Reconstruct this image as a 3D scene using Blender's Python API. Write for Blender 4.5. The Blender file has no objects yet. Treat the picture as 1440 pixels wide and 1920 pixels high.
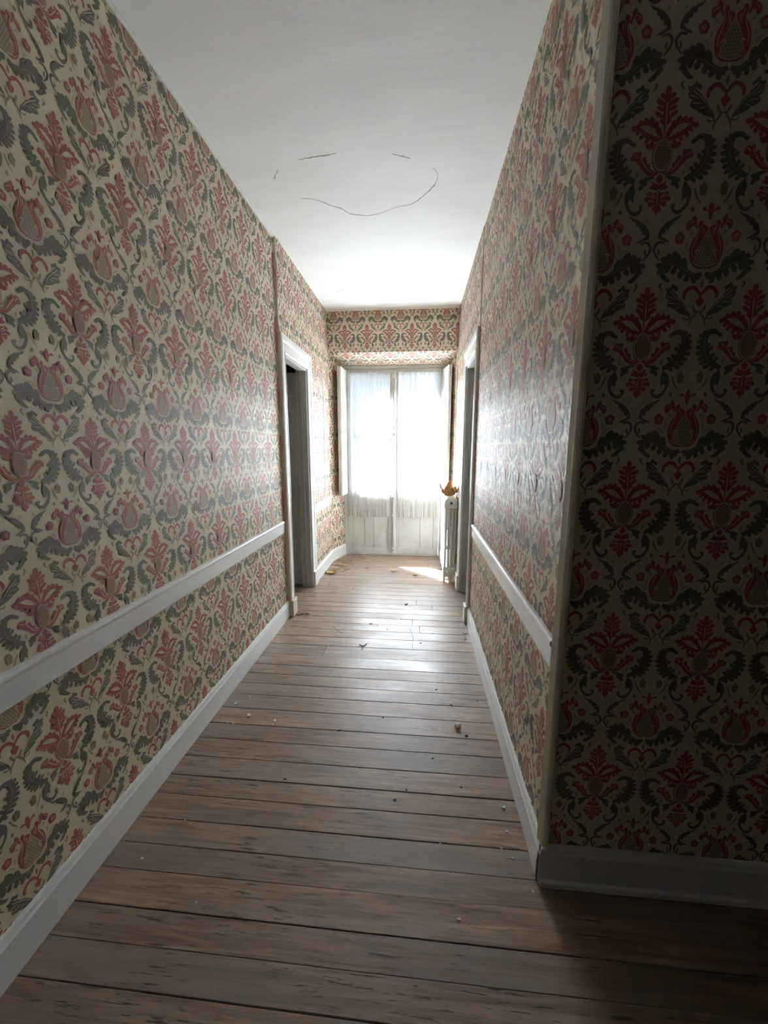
import bpy, bmesh, math, random
import numpy as np
from mathutils import Vector, Matrix, noise as mnoise
from mathutils.geometry import tessellate_polygon

random.seed(7)
S = 1.45                                   # camera height in metres; plan units below are camera heights
scene = bpy.context.scene
C = scene.collection

def P(x, y, z):                            # plan units (z measured from the eye) -> metres (z from the floor)
    return Vector((x * S, y * S, (z + 1.0) * S))

# ------------------------------------------------------------------ camera
cam_d = bpy.data.cameras.new('camera')
cam = bpy.data.objects.new('camera', cam_d); C.objects.link(cam)
cam_d.sensor_fit = 'VERTICAL'; cam_d.sensor_height = 36.0
cam_d.lens = 725.0 / 1920.0 * 36.0
cam_d.clip_start = 0.01; cam_d.clip_end = 200
Rm = Matrix(((0.99611327, -0.01610965, 0.08659584),
             (0.0880686, 0.165298, -0.98230367),
             (0.00151045, 0.98611209, 0.16607428)))
cam.matrix_world = Matrix.Translation(P(0, 0, 0)) @ Rm.to_4x4()
scene.camera = cam

# ------------------------------------------------------------------ sky, sun, exposure
world = bpy.data.worlds.new('daylight'); scene.world = world
world.use_nodes = True
bg = world.node_tree.nodes['Background']
bg.inputs[0].default_value = (0.72, 0.86, 1.0, 1)
bg.inputs[1].default_value = 0.75
sun_d = bpy.data.lights.new('sun', 'SUN'); sun_d.energy = 150.0; sun_d.angle = math.radians(0.6)
sun_d.color = (0.92, 0.97, 1.05)
sun = bpy.data.objects.new('sun', sun_d); C.objects.link(sun)
sun.rotation_euler = Vector((0.36, -0.33, -0.57)).to_track_quat('-Z', 'Y').to_euler()
sun.location = P(-6, 12, 9)
scene.view_settings.view_transform = 'Standard'
scene.view_settings.look = 'None'
scene.view_settings.gamma = 1.0
scene.view_settings.use_curve_mapping = False
scene.view_settings.exposure = 1.18
scene.cycles.max_bounces = 14
scene.cycles.diffuse_bounces = 10
scene.cycles.glossy_bounces = 6
scene.cycles.transmission_bounces = 8
scene.cycles.transparent_max_bounces = 24
scene.cycles.sample_clamp_indirect = 80.0
scene.cycles.use_denoising = True

# ------------------------------------------------------------------ materials
def new_mat(name):
    m = bpy.data.materials.new(name); m.use_nodes = True
    nt = m.node_tree
    return m, nt, nt.nodes['Principled BSDF']

def ramp(nt, src, stops):
    r = nt.nodes.new('ShaderNodeValToRGB')
    el = r.color_ramp.elements
    while len(el) > 1: el.remove(el[-1])
    el[0].position = stops[0][0]; el[0].color = (*stops[0][1], 1)
    for p, c in stops[1:]:
        e = el.new(p); e.color = (*c, 1)
    nt.links.new(src, r.inputs[0])
    return r.outputs[0]

def noise(nt, scale, detail=4, rough=0.55, stretch=(1, 1, 1), coord='Object', distort=0.0):
    tc = nt.nodes.new('ShaderNodeTexCoord')
    mp = nt.nodes.new('ShaderNodeMapping'); mp.inputs['Scale'].default_value = stretch
    n = nt.nodes.new('ShaderNodeTexNoise'); n.inputs['Scale'].default_value = scale
    n.inputs['Detail'].default_value = detail; n.inputs['Roughness'].default_value = rough
    n.inputs['Distortion'].default_value = distort
    nt.links.new(tc.outputs[coord], mp.inputs[0]); nt.links.new(mp.outputs[0], n.inputs['Vector'])
    return n.outputs['Fac']

def mixc(nt, fac, a, b, mode='MIX'):
    m = nt.nodes.new('ShaderNodeMix'); m.data_type = 'RGBA'; m.blend_type = mode
    for s, v in ((m.inputs[0], fac), (m.inputs[6], a), (m.inputs[7], b)):
        if isinstance(v, (int, float)): s.default_value = v
        elif isinstance(v, tuple): s.default_value = (*v, 1)
        else: nt.links.new(v, s)
    return m.outputs[2]

def bump(nt, bsdf, h, strength=0.2, dist=0.002):
    b = nt.nodes.new('ShaderNodeBump'); b.inputs['Strength'].default_value = strength
    b.inputs['Distance'].default_value = dist
    nt.links.new(h, b.inputs['Height']); nt.links.new(b.outputs[0], bsdf.inputs['Normal'])

def paint(name, col, rough=0.4, dirt=(0.45, 0.42, 0.37), amount=0.25, bumps=0.15):
    m, nt, b = new_mat(name)
    f = ramp(nt, noise(nt, 5, 6, 0.65), [(0.45, (0, 0, 0)), (0.8, (amount,) * 3)])
    nt.links.new(mixc(nt, f, col, dirt), b.inputs['Base Color'])
    b.inputs['Roughness'].default_value = rough
    bump(nt, b, noise(nt, 60, 3, 0.6), bumps, 0.001)
    return m

def wallpaper_mat(name, c1, c2):
    m, nt, b = new_mat(name)
    f = ramp(nt, noise(nt, 7, 2, 0.5), [(0.42, (0, 0, 0)), (0.62, (1, 1, 1))])
    col = mixc(nt, f, c1, c2)
    fine = ramp(nt, noise(nt, 420, 2, 0.6), [(0.3, (0.86,) * 3), (0.7, (1.0,) * 3)])
    col = mixc(nt, 1.0, col, fine, 'MULTIPLY')
    nt.links.new(col, b.inputs['Base Color'])
    b.inputs['Roughness'].default_value = 0.56
    b.inputs['Specular IOR Level'].default_value = 0.55
    bump(nt, b, noise(nt, 500, 2, 0.5, (1, 1, 0.35)), 0.25, 0.0006)
    return m

WP = {
    'cream': wallpaper_mat('wallpaper_cream', (0.80, 0.715, 0.55), (0.77, 0.70, 0.55)),
    'red':   wallpaper_mat('wallpaper_red', (0.43, 0.115, 0.095), (0.40, 0.11, 0.12)),
    'green': wallpaper_mat('wallpaper_green', (0.165, 0.185, 0.125), (0.185, 0.155, 0.15)),
    'brown': wallpaper_mat('wallpaper_brown', (0.34, 0.25, 0.15), (0.30, 0.25, 0.15)),
    'tan':   wallpaper_mat('wallpaper_tan', (0.52, 0.42, 0.29), (0.50, 0.42, 0.31)),
    'rust':  wallpaper_mat('wallpaper_rust', (0.36, 0.18, 0.13), (0.33, 0.18, 0.14)),
}
WPK = list(WP)
M_white = paint('white_paint', (0.80, 0.81, 0.80), 0.35)
M_trim = paint('trim_paint', (0.77, 0.79, 0.79), 0.32, amount=0.12)
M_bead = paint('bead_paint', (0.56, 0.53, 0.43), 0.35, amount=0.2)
M_old = paint('aged_paint', (0.63, 0.64, 0.62), 0.42, (0.32, 0.28, 0.22), 0.45)
M_grey = paint('grey_door_paint', (0.46, 0.46, 0.43), 0.45, (0.2, 0.19, 0.17), 0.3)
M_jamb = paint('jamb_paint', (0.50, 0.50, 0.47), 0.45, (0.25, 0.23, 0.2), 0.35)
M_rad = paint('radiator_enamel', (0.74, 0.74, 0.69), 0.35, (0.45, 0.4, 0.33), 0.25)
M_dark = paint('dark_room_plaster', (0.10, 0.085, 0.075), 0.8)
M_ext = paint('exterior_render', (0.30, 0.29, 0.28), 0.9, (0.2, 0.2, 0.2), 0.4)

def ceiling_mat():
    m, nt, b = new_mat('ceiling_plaster')
    f = ramp(nt, noise(nt, 1.6, 5, 0.6, (0.35, 1.2, 1)), [(0.3, (0.78, 0.785, 0.77)), (0.7, (0.86, 0.87, 0.86))])
    nt.links.new(f, b.inputs['Base Color']); b.inputs['Roughness'].default_value = 0.7
    bump(nt, b, noise(nt, 9, 5, 0.6, (0.3, 1.6, 1)), 0.25, 0.01)
    return m
M_ceil = ceiling_mat()

def plank_mat():
    m, nt, b = new_mat('worn_floorboard')
    oi = nt.nodes.new('ShaderNodeObjectInfo')
    tc = nt.nodes.new('ShaderNodeTexCoord')
    add = nt.nodes.new('ShaderNodeVectorMath'); add.operation = 'ADD'
    sc = nt.nodes.new('ShaderNodeVectorMath'); sc.operation = 'SCALE'; sc.inputs[3].default_value = 37.0
    comb = nt.nodes.new('ShaderNodeCombineXYZ')
    for i in range(3): nt.links.new(oi.outputs['Random'], comb.inputs[i])
    nt.links.new(comb.outputs[0], sc.inputs[0])
    nt.links.new(tc.outputs['Object'], add.inputs[0]); nt.links.new(sc.outputs[0], add.inputs[1])
    def nz(scale, stretch, detail=5, rough=0.6, dist=0.0):
        mp = nt.nodes.new('ShaderNodeMapping'); mp.inputs['Scale'].default_value = stretch
        n = nt.nodes.new('ShaderNodeTexNoise'); n.inputs['Scale'].default_value = scale
        n.inputs['Detail'].default_value = detail; n.inputs['Roughness'].default_value = rough
        n.inputs['Distortion'].default_value = dist
        nt.links.new(add.outputs[0], mp.inputs[0]); nt.links.new(mp.outputs[0], n.inputs['Vector'])
        return n.outputs['Fac']
    grain = nz(30, (0.10, 1.6, 1), 8, 0.72, 0.7)
    base = ramp(nt, grain, [(0.3, (0.11, 0.070, 0.048)), (0.44, (0.22, 0.148, 0.105)), (0.54, (0.33, 0.238, 0.175)), (0.72, (0.44, 0.335, 0.255))])
    tone = ramp(nt, oi.outputs['Random'], [(0.0, (0.90, 0.86, 0.84)), (0.5, (1.0, 0.97, 0.94)), (1.0, (1.08, 1.0, 0.92))])
    col = mixc(nt, 1.0, base, tone, 'MULTIPLY')
    stain = ramp(nt, nz(3.2, (0.6, 1.5, 1), 4, 0.6), [(0.42, (0, 0, 0)), (0.62, (0.75,) * 3)])
    col = mixc(nt, stain, col, (0.22, 0.185, 0.16))
    grey = ramp(nt, nz(1.7, (0.8, 1, 1), 3, 0.5), [(0.5, (0, 0, 0)), (0.78, (0.3,) * 3)])
    col = mixc(nt, grey, col, (0.40, 0.36, 0.33))
    fleck = ramp(nt, nz(95, (0.10, 1.3, 1), 3, 0.7), [(0.36, (1, 1, 1)), (0.42, (0, 0, 0))])
    patch = ramp(nt, nz(5, (0.4, 1, 1), 3, 0.6), [(0.42, (0, 0, 0)), (0.58, (1, 1, 1))])
    fl = mixc(nt, 1.0, fleck, patch, 'MULTIPLY')
    col = mixc(nt, fl, col, (0.045, 0.030, 0.022))
    nt.links.new(col, b.inputs['Base Color'])
    rr = ramp(nt, nz(4, (0.5, 1.5, 1), 4, 0.6), [(0.3, (0.29,) * 3), (0.7, (0.52,) * 3)])
    nt.links.new(rr, b.inputs['Roughness'])
    b.inputs['Specular IOR Level'].default_value = 0.65
    bump(nt, b, grain, 0.35, 0.002)
    return m
M_plank = plank_mat()

def simple(name, col, rough=0.6, metal=0.0):
    m, nt, b = new_mat(name)
    f = ramp(nt, noise(nt, 30, 4, 0.6), [(0.3, tuple(c * 0.8 for c in col)), (0.7, col)])
    nt.links.new(f, b.inputs['Base Color'])
    b.inputs['Roughness'].default_value = rough; b.inputs['Metallic'].default_value = metal
    return m
M_gapdirt = simple('floor_void', (0.03, 0.025, 0.02), 0.9)
M_metal = simple('tarnished_metal', (0.35, 0.33, 0.3), 0.4, 0.8)
M_iron = simple('dark_iron', (0.08, 0.075, 0.07), 0.5, 0.3)
M_flake = simple('plaster_flake_white', (0.9, 0.89, 0.87), 0.8)
M_bit = simple('dark_debris', (0.05, 0.04, 0.035), 0.8)
M_leaf = simple('dry_leaf', (0.66, 0.46, 0.22), 0.7)
M_leaf2 = simple('pale_dry_leaf', (0.78, 0.64, 0.42), 0.7)
M_leafb = simple('brown_leaf', (0.20, 0.13, 0.09), 0.7)
M_kraft = simple('brown_paper', (0.56, 0.30, 0.11), 0.65)
M_plastic = simple('white_wrapping', (0.80, 0.79, 0.76), 0.4)
M_crack = simple('plaster_crack', (0.52, 0.48, 0.46), 0.9)
M_facade = paint('facade_render', (0.70, 0.72, 0.74), 0.9, (0.55, 0.56, 0.58), 0.3)
M_fwin = simple('facade_window', (0.22, 0.26, 0.34), 0.3)
M_fsh = paint('facade_shutter', (0.45, 0.5, 0.58), 0.7)
M_roof = simple('roof_slate', (0.2, 0.22, 0.26), 0.8)

def glass_mat():
    m = bpy.data.materials.new('window_glass'); m.use_nodes = True
    nt = m.node_tree; nt.nodes.clear()
    o = nt.nodes.new('ShaderNodeOutputMaterial'); t = nt.nodes.new('ShaderNodeBsdfTransparent')
    t.inputs[0].default_value = (0.93, 0.95, 0.96, 1)
    g = nt.nodes.new('ShaderNodeBsdfGlossy'); g.inputs['Roughness'].default_value = 0.03
    mx = nt.nodes.new('ShaderNodeMixShader'); mx.inputs[0].default_value = 0.05
    nt.links.new(t.outputs[0], mx.inputs[1]); nt.links.new(g.outputs[0], mx.inputs[2])
    nt.links.new(mx.outputs[0], o.inputs[0])
    return m
M_glass = glass_mat()

def sheer_mat():
    m = bpy.data.materials.new('sheer_curtain'); m.use_nodes = True
    nt = m.node_tree; nt.nodes.clear()
    o = nt.nodes.new('ShaderNodeOutputMaterial')
    tr = nt.nodes.new('ShaderNodeBsdfTransparent'); tr.inputs[0].default_value = (1, 1, 1, 1)
    tl = nt.nodes.new('ShaderNodeBsdfTranslucent'); tl.inputs[0].default_value = (0.88, 0.88, 0.87, 1)
    df = nt.nodes.new('ShaderNodeBsdfDiffuse'); df.inputs[0].default_value = (0.85, 0.85, 0.83, 1)
    m1 = nt.nodes.new('ShaderNodeMixShader'); m1.inputs[0].default_value = 0.75
    nt.links.new(df.outputs[0], m1.inputs[1]); nt.links.new(tl.outputs[0], m1.inputs[2])
    m2 = nt.nodes.new('ShaderNodeMixShader')
    f = ramp(nt, noise(nt, 6, 3, 0.5, (6, 1, 0.25)), [(0.3, (0.80,) * 3), (0.7, (0.91,) * 3)])
    nt.links.new(f, m2.inputs[0])
    nt.links.new(tr.outputs[0], m2.inputs[1]); nt.links.new(m1.outputs[0], m2.inputs[2])
    nt.links.new(m2.outputs[0], o.inputs[0])
    return m
M_sheer = sheer_mat()

# ------------------------------------------------------------------ mesh helpers
def tag(o, label=None, cat=None, group=None, kind=None):
    if label: o['label'] = label
    if cat: o['category'] = cat
    if group: o['group'] = group
    if kind: o['kind'] = kind
    return o

def empty(name, loc=(0, 0, 0)):
    o = bpy.data.objects.new(name, None); C.objects.link(o); o.location = loc
    o.empty_display_size = 0.05
    return o

class MB:
    def __init__(s): s.v = []; s.f = []
    def add(s, vs, fs):
        n = len(s.v); s.v += [tuple(v) for v in vs]; s.f += [tuple(i + n for i in f) for f in fs]; return s
    def box(s, x0, x1, y0, y1, z0, z1):          # plan units
        a = [P(x, y, z) for z in (z0, z1) for y in (y0, y1) for x in (x0, x1)]
        return s.add(a, [(0, 2, 3, 1), (4, 5, 7, 6), (0, 1, 5, 4), (2, 6, 7, 3), (0, 4, 6, 2), (1, 3, 7, 5)])
    def hexa(s, a):                               # 8 points, same order as box
        return s.add(a, [(0, 2, 3, 1), (4, 5, 7, 6), (0, 1, 5, 4), (2, 6, 7, 3), (0, 4, 6, 2), (1, 3, 7, 5)])
    def loft(s, rings, close=True, caps=True):    # list of rings of points (same length)
        n = len(rings[0]); base = len(s.v)
        for r in rings: s.v += [tuple(p) for p in r]
        for i in range(len(rings) - 1):
            for j in range(n if close else n - 1):
                k = (j + 1) % n
                s.f.append((base + i * n + j, base + i * n + k, base + (i + 1) * n + k, base + (i + 1) * n + j))
        if caps and close:
            s.f.append(tuple(base + j for j in reversed(range(n))))
            s.f.append(tuple(base + (len(rings) - 1) * n + j for j in range(n)))
        return s
    def tube(s, pts, r, n=8):
        pts = [Vector(p) for p in pts]; rings = []
        for i, p in enumerate(pts):
            d = (pts[min(i + 1, len(pts) - 1)] - pts[max(i - 1, 0)]).normalized()
            up = Vector((0, 0, 1)) if abs(d.z) < 0.9 else Vector((1, 0, 0))
            a = d.cross(up).normalized(); b = a.cross(d).normalized()
            rr = r[i] if isinstance(r, (list, tuple)) else r
            rings.append([p + (a * math.cos(t) + b * math.sin(t)) * rr for t in [2 * math.pi * k / n for k in range(n)]])
        return s.loft(rings)
    def build(s, name, mat, parent=None, bevel=0.0, smooth=False, seg=2):
        me = bpy.data.meshes.new(name); me.from_pydata(s.v, [], s.f); me.update()
        bm = bmesh.new(); bm.from_mesh(me); bmesh.ops.recalc_face_normals(bm, faces=bm.faces); bm.to_mesh(me); bm.free()
        o = bpy.data.objects.new(name, me); C.objects.link(o)
        me.materials.append(mat)
        if smooth:
            for p in me.polygons: p.use_smooth = True
        if bevel:
            b = o.modifiers.new('bevel', 'BEVEL'); b.width = bevel; b.segments = seg; b.limit_method = 'ANGLE'
        if parent: o.parent = parent
        return o

# ------------------------------------------------------------------ the damask print (outlines in repeat units)
TW, TH = 0.179, 0.307                     # repeat, plan units
_cxp, _cyp, _fp, _xw = 720.0, 960.0, 725.0, -0.757
def _unproject(ox, oy, zoom, pts):        # outlines were drawn on an obliquely seen drop of paper: flatten them
    out = []
    for a, b in pts:
        u, v = ox + a / zoom, oy + b / zoom
        r = Rm @ Vector(((u - _cxp) / _fp, -(v - _cyp) / _fp, -1.0))
        k = _xw / r.x
        out.append((r.y * k, r.z * k))
    return out
def _flat(ox, oy, axis, z0):               # outlines relative to the motif's own axis
    ax = sorted(((z, y) for y, z in _unproject(ox, oy, 7.2, axis)))
    zs, ys = [a[0] for a in ax], [a[1] for a in ax]
    return lambda pts: [(y - float(np.interp(z, zs, ys)), z + z0) for y, z in _unproject(ox, oy, 7.2, pts)]
A_ = _flat(60, 760, [(796, 165), (860, 630), (868, 757), (880, 905), (900, 1060), (925, 1282), (945, 1480)], 0.0300)
B_ = _flat(40, 640, [(364, 95), (383, 288), (395, 392), (440, 803), (470, 1000), (487, 1222), (508, 1300)], -0.1230)

def catmull(pts, n=2, closed=True):
    out = []; L = len(pts)
    for i in range(L if closed else L - 1):
        p0, p1, p2, p3 = (Vector(pts[(i + k) % L]) if closed else Vector(pts[min(max(i + k, 0), L - 1)]) for k in (-1, 0, 1, 2))
        for j in range(n):
            t = j / n
            out.append(tuple(0.5 * ((2 * p1) + (p2 - p0) * t + (2 * p0 - 5 * p1 + 4 * p2 - p3) * t * t + (3 * p1 - p0 - 3 * p2 + p3) * t ** 3)))
    if not closed: out.append(tuple(pts[-1]))
    return out

SH = []                                   # (colour, layer, polygon in tile space)
def shape(col, pts, layer=1, mirror=True, off=(0, 0), smooth=True):
    q = catmull(pts, 2) if smooth else list(pts)
    for sx in ((1, -1) if mirror else (1,)):
        SH.append((col, layer, [(sx * x + off[0], z + off[1]) for x, z in q]))
def sym(col, pts, layer=1, off=(0, 0)):   # half outline from axis top to axis bottom
    h = catmull(pts, 2, closed=False)
    h = [(min(x, 0.0), z) for x, z in h]
    q = [(0.0, h[0][1])] + h[1:-1] + [(0.0, h[-1][1])] + [(-x, z) for x, z in reversed(h[1:-1])]
    SH.append((col, layer, [(x + off[0], z + off[1]) for x, z in q]))

def stroke(col, pts, w, layer=1, off=(0, 0), mirror=True):
    c = catmull(pts, 4, closed=False); n = len(c); l, r = [], []
    for i, p in enumerate(c):
        d = Vector(c[min(i + 1, n - 1)]) - Vector(c[max(i - 1, 0)]); d.normalize()
        t = i / (n - 1); k = w * (0.25 + 0.75 * math.sin(math.pi * min(1, t * 0.8 + 0.15)))
        l.append((p[0] - d.y * k, p[1] + d.x * k)); r.append((p[0] + d.y * k, p[1] - d.x * k))
    shape(col, l + r[::-1], layer, mirror, off, smooth=False)
def oval(col, c, rx, rz, layer=1, off=(0, 0), n=14, mirror=True, wob=0.0):
    q = [(c[0] + rx * (1 + wob * math.sin(5 * t)) * math.cos(t), c[1] + rz * (1 + wob * math.sin(5 * t)) * math.sin(t)) for t in [2 * math.pi * i / n for i in range(n)]]
    shape(col, q, layer, mirror and abs(c[0]) > 1e-6, off, smooth=False)

def leaflet(col, base, tip, w, layer=1, off=(0, 0), bend=0.0, mirror=True):
    b_, t_ = Vector(base), Vector(tip); d = t_ - b_; n = Vector((-d.y, d.x)).normalized()
    l, r = [], []
    w = w * 1.12
    for t, k in ((0.0, 0.45), (0.3, 0.75), (0.6, 1.0), (0.82, 0.85), (0.95, 0.45)):
        c = b_ + d * t + n * bend * math.sin(math.pi * t)
        l.append(tuple(c + n * w * k)); r.append(tuple(c - n * w * k))
    shape(col, l + [tuple(t_)] + r[::-1], layer, mirror, off, smooth=False)
BO = (TW / 2, TH / 2)
# motif A: plumed palmette over an egg
sym('red', A_([(797, 190), (790, 240), (792, 320), (806, 400), (826, 480), (846, 560), (858, 632)]))
for b_, t_, w_ in (((803, 260), (794, 160), .0036), ((806, 285), (748, 218), .0034), ((812, 330), (722, 268), .0036), ((820, 380), (742, 330), .0030), ((832, 450), (738, 372), .0032), ((842, 500), (790, 440), .0026)):
    leaflet('red', A_([b_])[0], A_([t_])[0], w_)
stroke('cream', A_([(812, 300), (822, 360), (838, 450), (850, 540)]), 0.0009, 2, mirror=False)
stroke('red', A_([(845, 622), (815, 560), (775, 505), (720, 468), (660, 470), (600, 500)]), 0.0042)
stroke('red', A_([(840, 628), (790, 612), (735, 588), (685, 555), (640, 515), (592, 530)]), 0.0040)
for b_, t_, w_ in (((790, 520), (768, 455), .0028), ((755, 485), (714, 418), .0032), ((715, 470), (664, 428), .0032), ((670, 470), (622, 446), .0030), ((625, 490), (574, 512), .0030), ((650, 530), (630, 572), .0026), ((690, 560), (666, 610), .0030), ((735, 590), (722, 650), .0030), ((785, 612), (768, 668), .0028)):
    leaflet('red', A_([b_])[0], A_([t_])[0], w_)
shape('red', A_([(725, 660), (748, 652), (786, 664), (806, 650), (804, 692), (770, 708), (735, 692)]))
egg = A_([(868, 757)])[0]; ez = egg[1]
oval('rust', (0.0, ez), 0.0160, 0.0265, 1, n=20); oval('cream', (0.0, ez), 0.0142, 0.0243, 2, n=20); oval('rust', (0.0, ez), 0.0128, 0.0225, 3, n=20)
for i in range(-2, 3):
    for j in range(-4, 5):
        x, z = (i + 0.5 * (j % 2)) * 0.0046, j * 0.0047
        if (x / 0.0115) ** 2 + (z / 0.021) ** 2 < 1:
            oval('tan', (x, z + ez), 0.0014, 0.0020, 4, n=5, mirror=False)
shape('red', A_([(660, 732), (690, 728), (702, 762), (724, 784), (736, 772), (762, 812), (778, 852), (804, 882), (840, 900), (866, 904), (858, 926), (826, 938), (786, 930), (748, 900), (718, 862), (688, 832), (664, 802), (650, 778), (636, 802), (622, 782), (630, 745), (645, 722)]))
stroke('green', A_([(695, 996), (620, 960), (550, 890), (505, 800), (490, 710), (510, 640), (570, 618), (632, 668)]), 0.0066)
for b_, t_, w_ in (((495, 690), (434, 650), .0036), ((495, 740), (422, 722), .0038), ((505, 790), (420, 792), .0038), ((520, 840), (434, 862), .0038), ((545, 890), (462, 922), .0038), ((575, 925), (496, 972), .0036), ((610, 955), (538, 1010), .0034), ((650, 978), (606, 1030), .0030), ((520, 790), (552, 745), .0026), ((535, 840), (585, 772), .0030), ((580, 905), (610, 850), .0030), ((610, 940), (648, 880), .0030), ((500, 650), (470, 612), .0030), ((560, 622), (545, 592), .0026), ((600, 632), (640, 672), .0032)):
    leaflet('green', A_([b_])[0], A_([t_])[0], w_)
stroke('tan', A_([(500, 680), (500, 780), (530, 870), (600, 960)]), 0.0005, 2)
shape('green', A_([(848, 940), (802, 944), (756, 960), (724, 990), (746, 1012), (738, 1050), (756, 1072), (776, 1040), (802, 1020), (796, 986), (828, 962)]))
sym('red', A_([(886, 912), (862, 948), (866, 980), (892, 1000)]))
shape('red', A_([(886, 1004), (862, 1002), (834, 982), (844, 1018), (824, 1040), (846, 1052), (884, 1062), (898, 1040)]))
sym('red', A_([(898, 1052), (884, 1078), (852, 1084), (824, 1094), (836, 1120), (814, 1146), (840, 1166), (856, 1196), (886, 1192), (896, 1176), (890, 1205), (884, 1230), (905, 1250), (925, 1282)]))
stroke('cream', A_([(896, 1060), (905, 1130), (912, 1200)]), 0.0007, 2, mirror=False)
shape('green', A_([(690, 1010), (706, 1050), (722, 1092), (714, 1132), (722, 1182), (690, 1160), (680, 1190), (700, 1230), (738, 1262), (772, 1258), (786, 1232), (766, 1206), (800, 1200), (808, 1244), (782, 1292), (746, 1304), (714, 1288), (686, 1258), (658, 1210), (644, 1160), (640, 1110), (655, 1060)]))
shape('green', A_([(720, 1308), (770, 1330), (822, 1345), (872, 1385), (902, 1430), (912, 1482), (890, 1502), (860, 1532), (820, 1546), (842, 1514), (876, 1484), (880, 1452), (858, 1462), (846, 1422), (826, 1424), (812, 1392), (790, 1390), (782, 1360), (750, 1345)]))
oval('brown', A_([(535, 1108)])[0], 0.0062, 0.0105, 1, wob=0.15)
stroke('brown', A_([(612, 1090), (600, 1150), (585, 1200), (562, 1245)]), 0.0016)
oval('brown', A_([(630, 1282)])[0], 0.0030, 0.0042, 1, n=8)
oval('tan', A_([(868, 1328)])[0], 0.0022, 0.0034, 1, n=7)
oval('tan', A_([(700, 925)])[0], 0.0026, 0.0050, 1, n=8)
for q in ([(690, 760), (730, 820), (780, 885), (840, 915)], [(640, 745), (665, 760), (680, 790)]):
    stroke('cream', A_(q), 0.0008, 2)
for b_, t_, w_ in (((690, 790), (652, 722), .0030), ((700, 790), (690, 715), .0026), ((735, 830), (738, 762), .0024), ((670, 800), (622, 775), .0028), ((770, 880), (784, 830), .0024)):
    leaflet('red', A_([b_])[0], A_([t_])[0], w_)
for b_, t_, w_ in (((890, 1120), (820, 1090), .0040), ((890, 1135), (808, 1146), .0040), ((895, 1160), (845, 1200), .0034)):
    leaflet('red', A_([b_])[0], A_([t_])[0], w_)
for q in ([(825, 1110), (860, 1120), (890, 1140)], [(835, 1160), (865, 1155), (890, 1165)], [(845, 1090), (870, 1105), (890, 1125)]):
    stroke('cream', A_(q), 0.0008, 2)
# motif B: pomegranate tulip, half a repeat across and up
sym('red', B_([(365, 95), (345, 130), (352, 166), (335, 162), (310, 138), (278, 134), (286, 162), (322, 172), (346, 192), (356, 222), (366, 262), (382, 288)]), off=BO)
shape('red', B_([(150, 302), (180, 337), (192, 310), (196, 286), (216, 274), (242, 290), (262, 320), (286, 360), (290, 400), (270, 440), (250, 490), (244, 560), (258, 640), (285, 712), (330, 768), (380, 798), (436, 806), (436, 796), (360, 755), (322, 702), (314, 640), (326, 575), (338, 520), (358, 462), (380, 415), (388, 372), (362, 340), (340, 340), (334, 318), (316, 326), (310, 284), (290, 268), (278, 300), (258, 262), (238, 222), (214, 196), (216, 236), (190, 234), (155, 245), (144, 270)]), off=BO)
for b_, t_, w_ in (((275, 350), (205, 190), .0034), ((300, 370), (296, 262), .0034), ((340, 420), (345, 328), .0034), ((225, 300), (150, 262), .0036), ((190, 275), (172, 345), .0036)):
    leaflet('red', B_([b_])[0], B_([t_])[0], w_, off=BO)
sym('tan', B_([(395, 392), (376, 432), (352, 500), (332, 560), (318, 640), (324, 702), (358, 756), (402, 790), (440, 803)]), off=BO)
bz = B_([(430, 660)])[0][1]
for j in range(-9, 6):
    for i in range(-3, 4):
        x, z = (i + 0.5 * (j % 2)) * 0.0052, bz + j * 0.0052
        t = (z - (bz - 0.026)) / 0.078
        wmax = 0.0165 * math.sin(math.pi * min(1, max(0, 0.25 + 0.75 * (1 - (1 - t) ** 1.0)))) if 0 < t < 1 else 0
        if abs(x) < wmax:
            oval('green' if (i + j) % 3 else 'rust', (x, z), 0.0015, 0.0021, 2, off=BO, n=4, mirror=False)
stroke('cream', B_([(300, 610), (330, 590), (345, 615), (330, 660)]), 0.0010, 3, off=BO)
stroke('cream', B_([(300, 700), (340, 752), (400, 775), (425, 790)]), 0.0007, 3, off=BO)
stroke('green', B_([(462, 862), (530, 890), (600, 865), (660, 800), (730, 765), (800, 800), (835, 870), (800, 945), (765, 958)]), 0.0058, off=BO)
for b_, t_, w_ in (((610, 850), (640, 712), .0046), ((650, 810), (722, 655), .0056), ((690, 780), (780, 695), .0050), ((740, 770), (836, 738), .0046), ((780, 790), (880, 822), .0042), ((800, 820), (868, 900), .0038), ((560, 880), (540, 975), .0040), ((600, 870), (618, 960), .0042), ((650, 830), (676, 930), .0042), ((700, 800), (742, 890), .0042), ((515, 885), (498, 930), .0030), ((750, 800), (800, 880), .0040)):
    leaflet('green', B_([b_])[0], B_([t_])[0], w_, off=BO)
stroke('tan', B_([(520, 890), (600, 850), (680, 800), (780, 790)]), 0.0006, 2, off=BO)
for b_, t_, w_ in (((640, 1200), (800, 1090), .0040), ((620, 1250), (785, 1195), .0040), ((690, 1120), (800, 1035), .0036), ((600, 1310), (715, 1240), .0032)):
    leaflet('green', B_([b_])[0], B_([t_])[0], w_, off=BO)
stroke('red', B_([(318, 1118), (310, 1062), (340, 1014), (388, 1002), (430, 1030), (456, 1064), (482, 1092)]), 0.0034, off=BO)
sym('brown', B_([(462, 925), (450, 968), (470, 1035)]), off=BO)
sym('red', B_([(476, 1050), (462, 1085), (468, 1120), (440, 1138), (448, 1175), (466, 1200), (490, 1226)]), off=BO)
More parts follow.
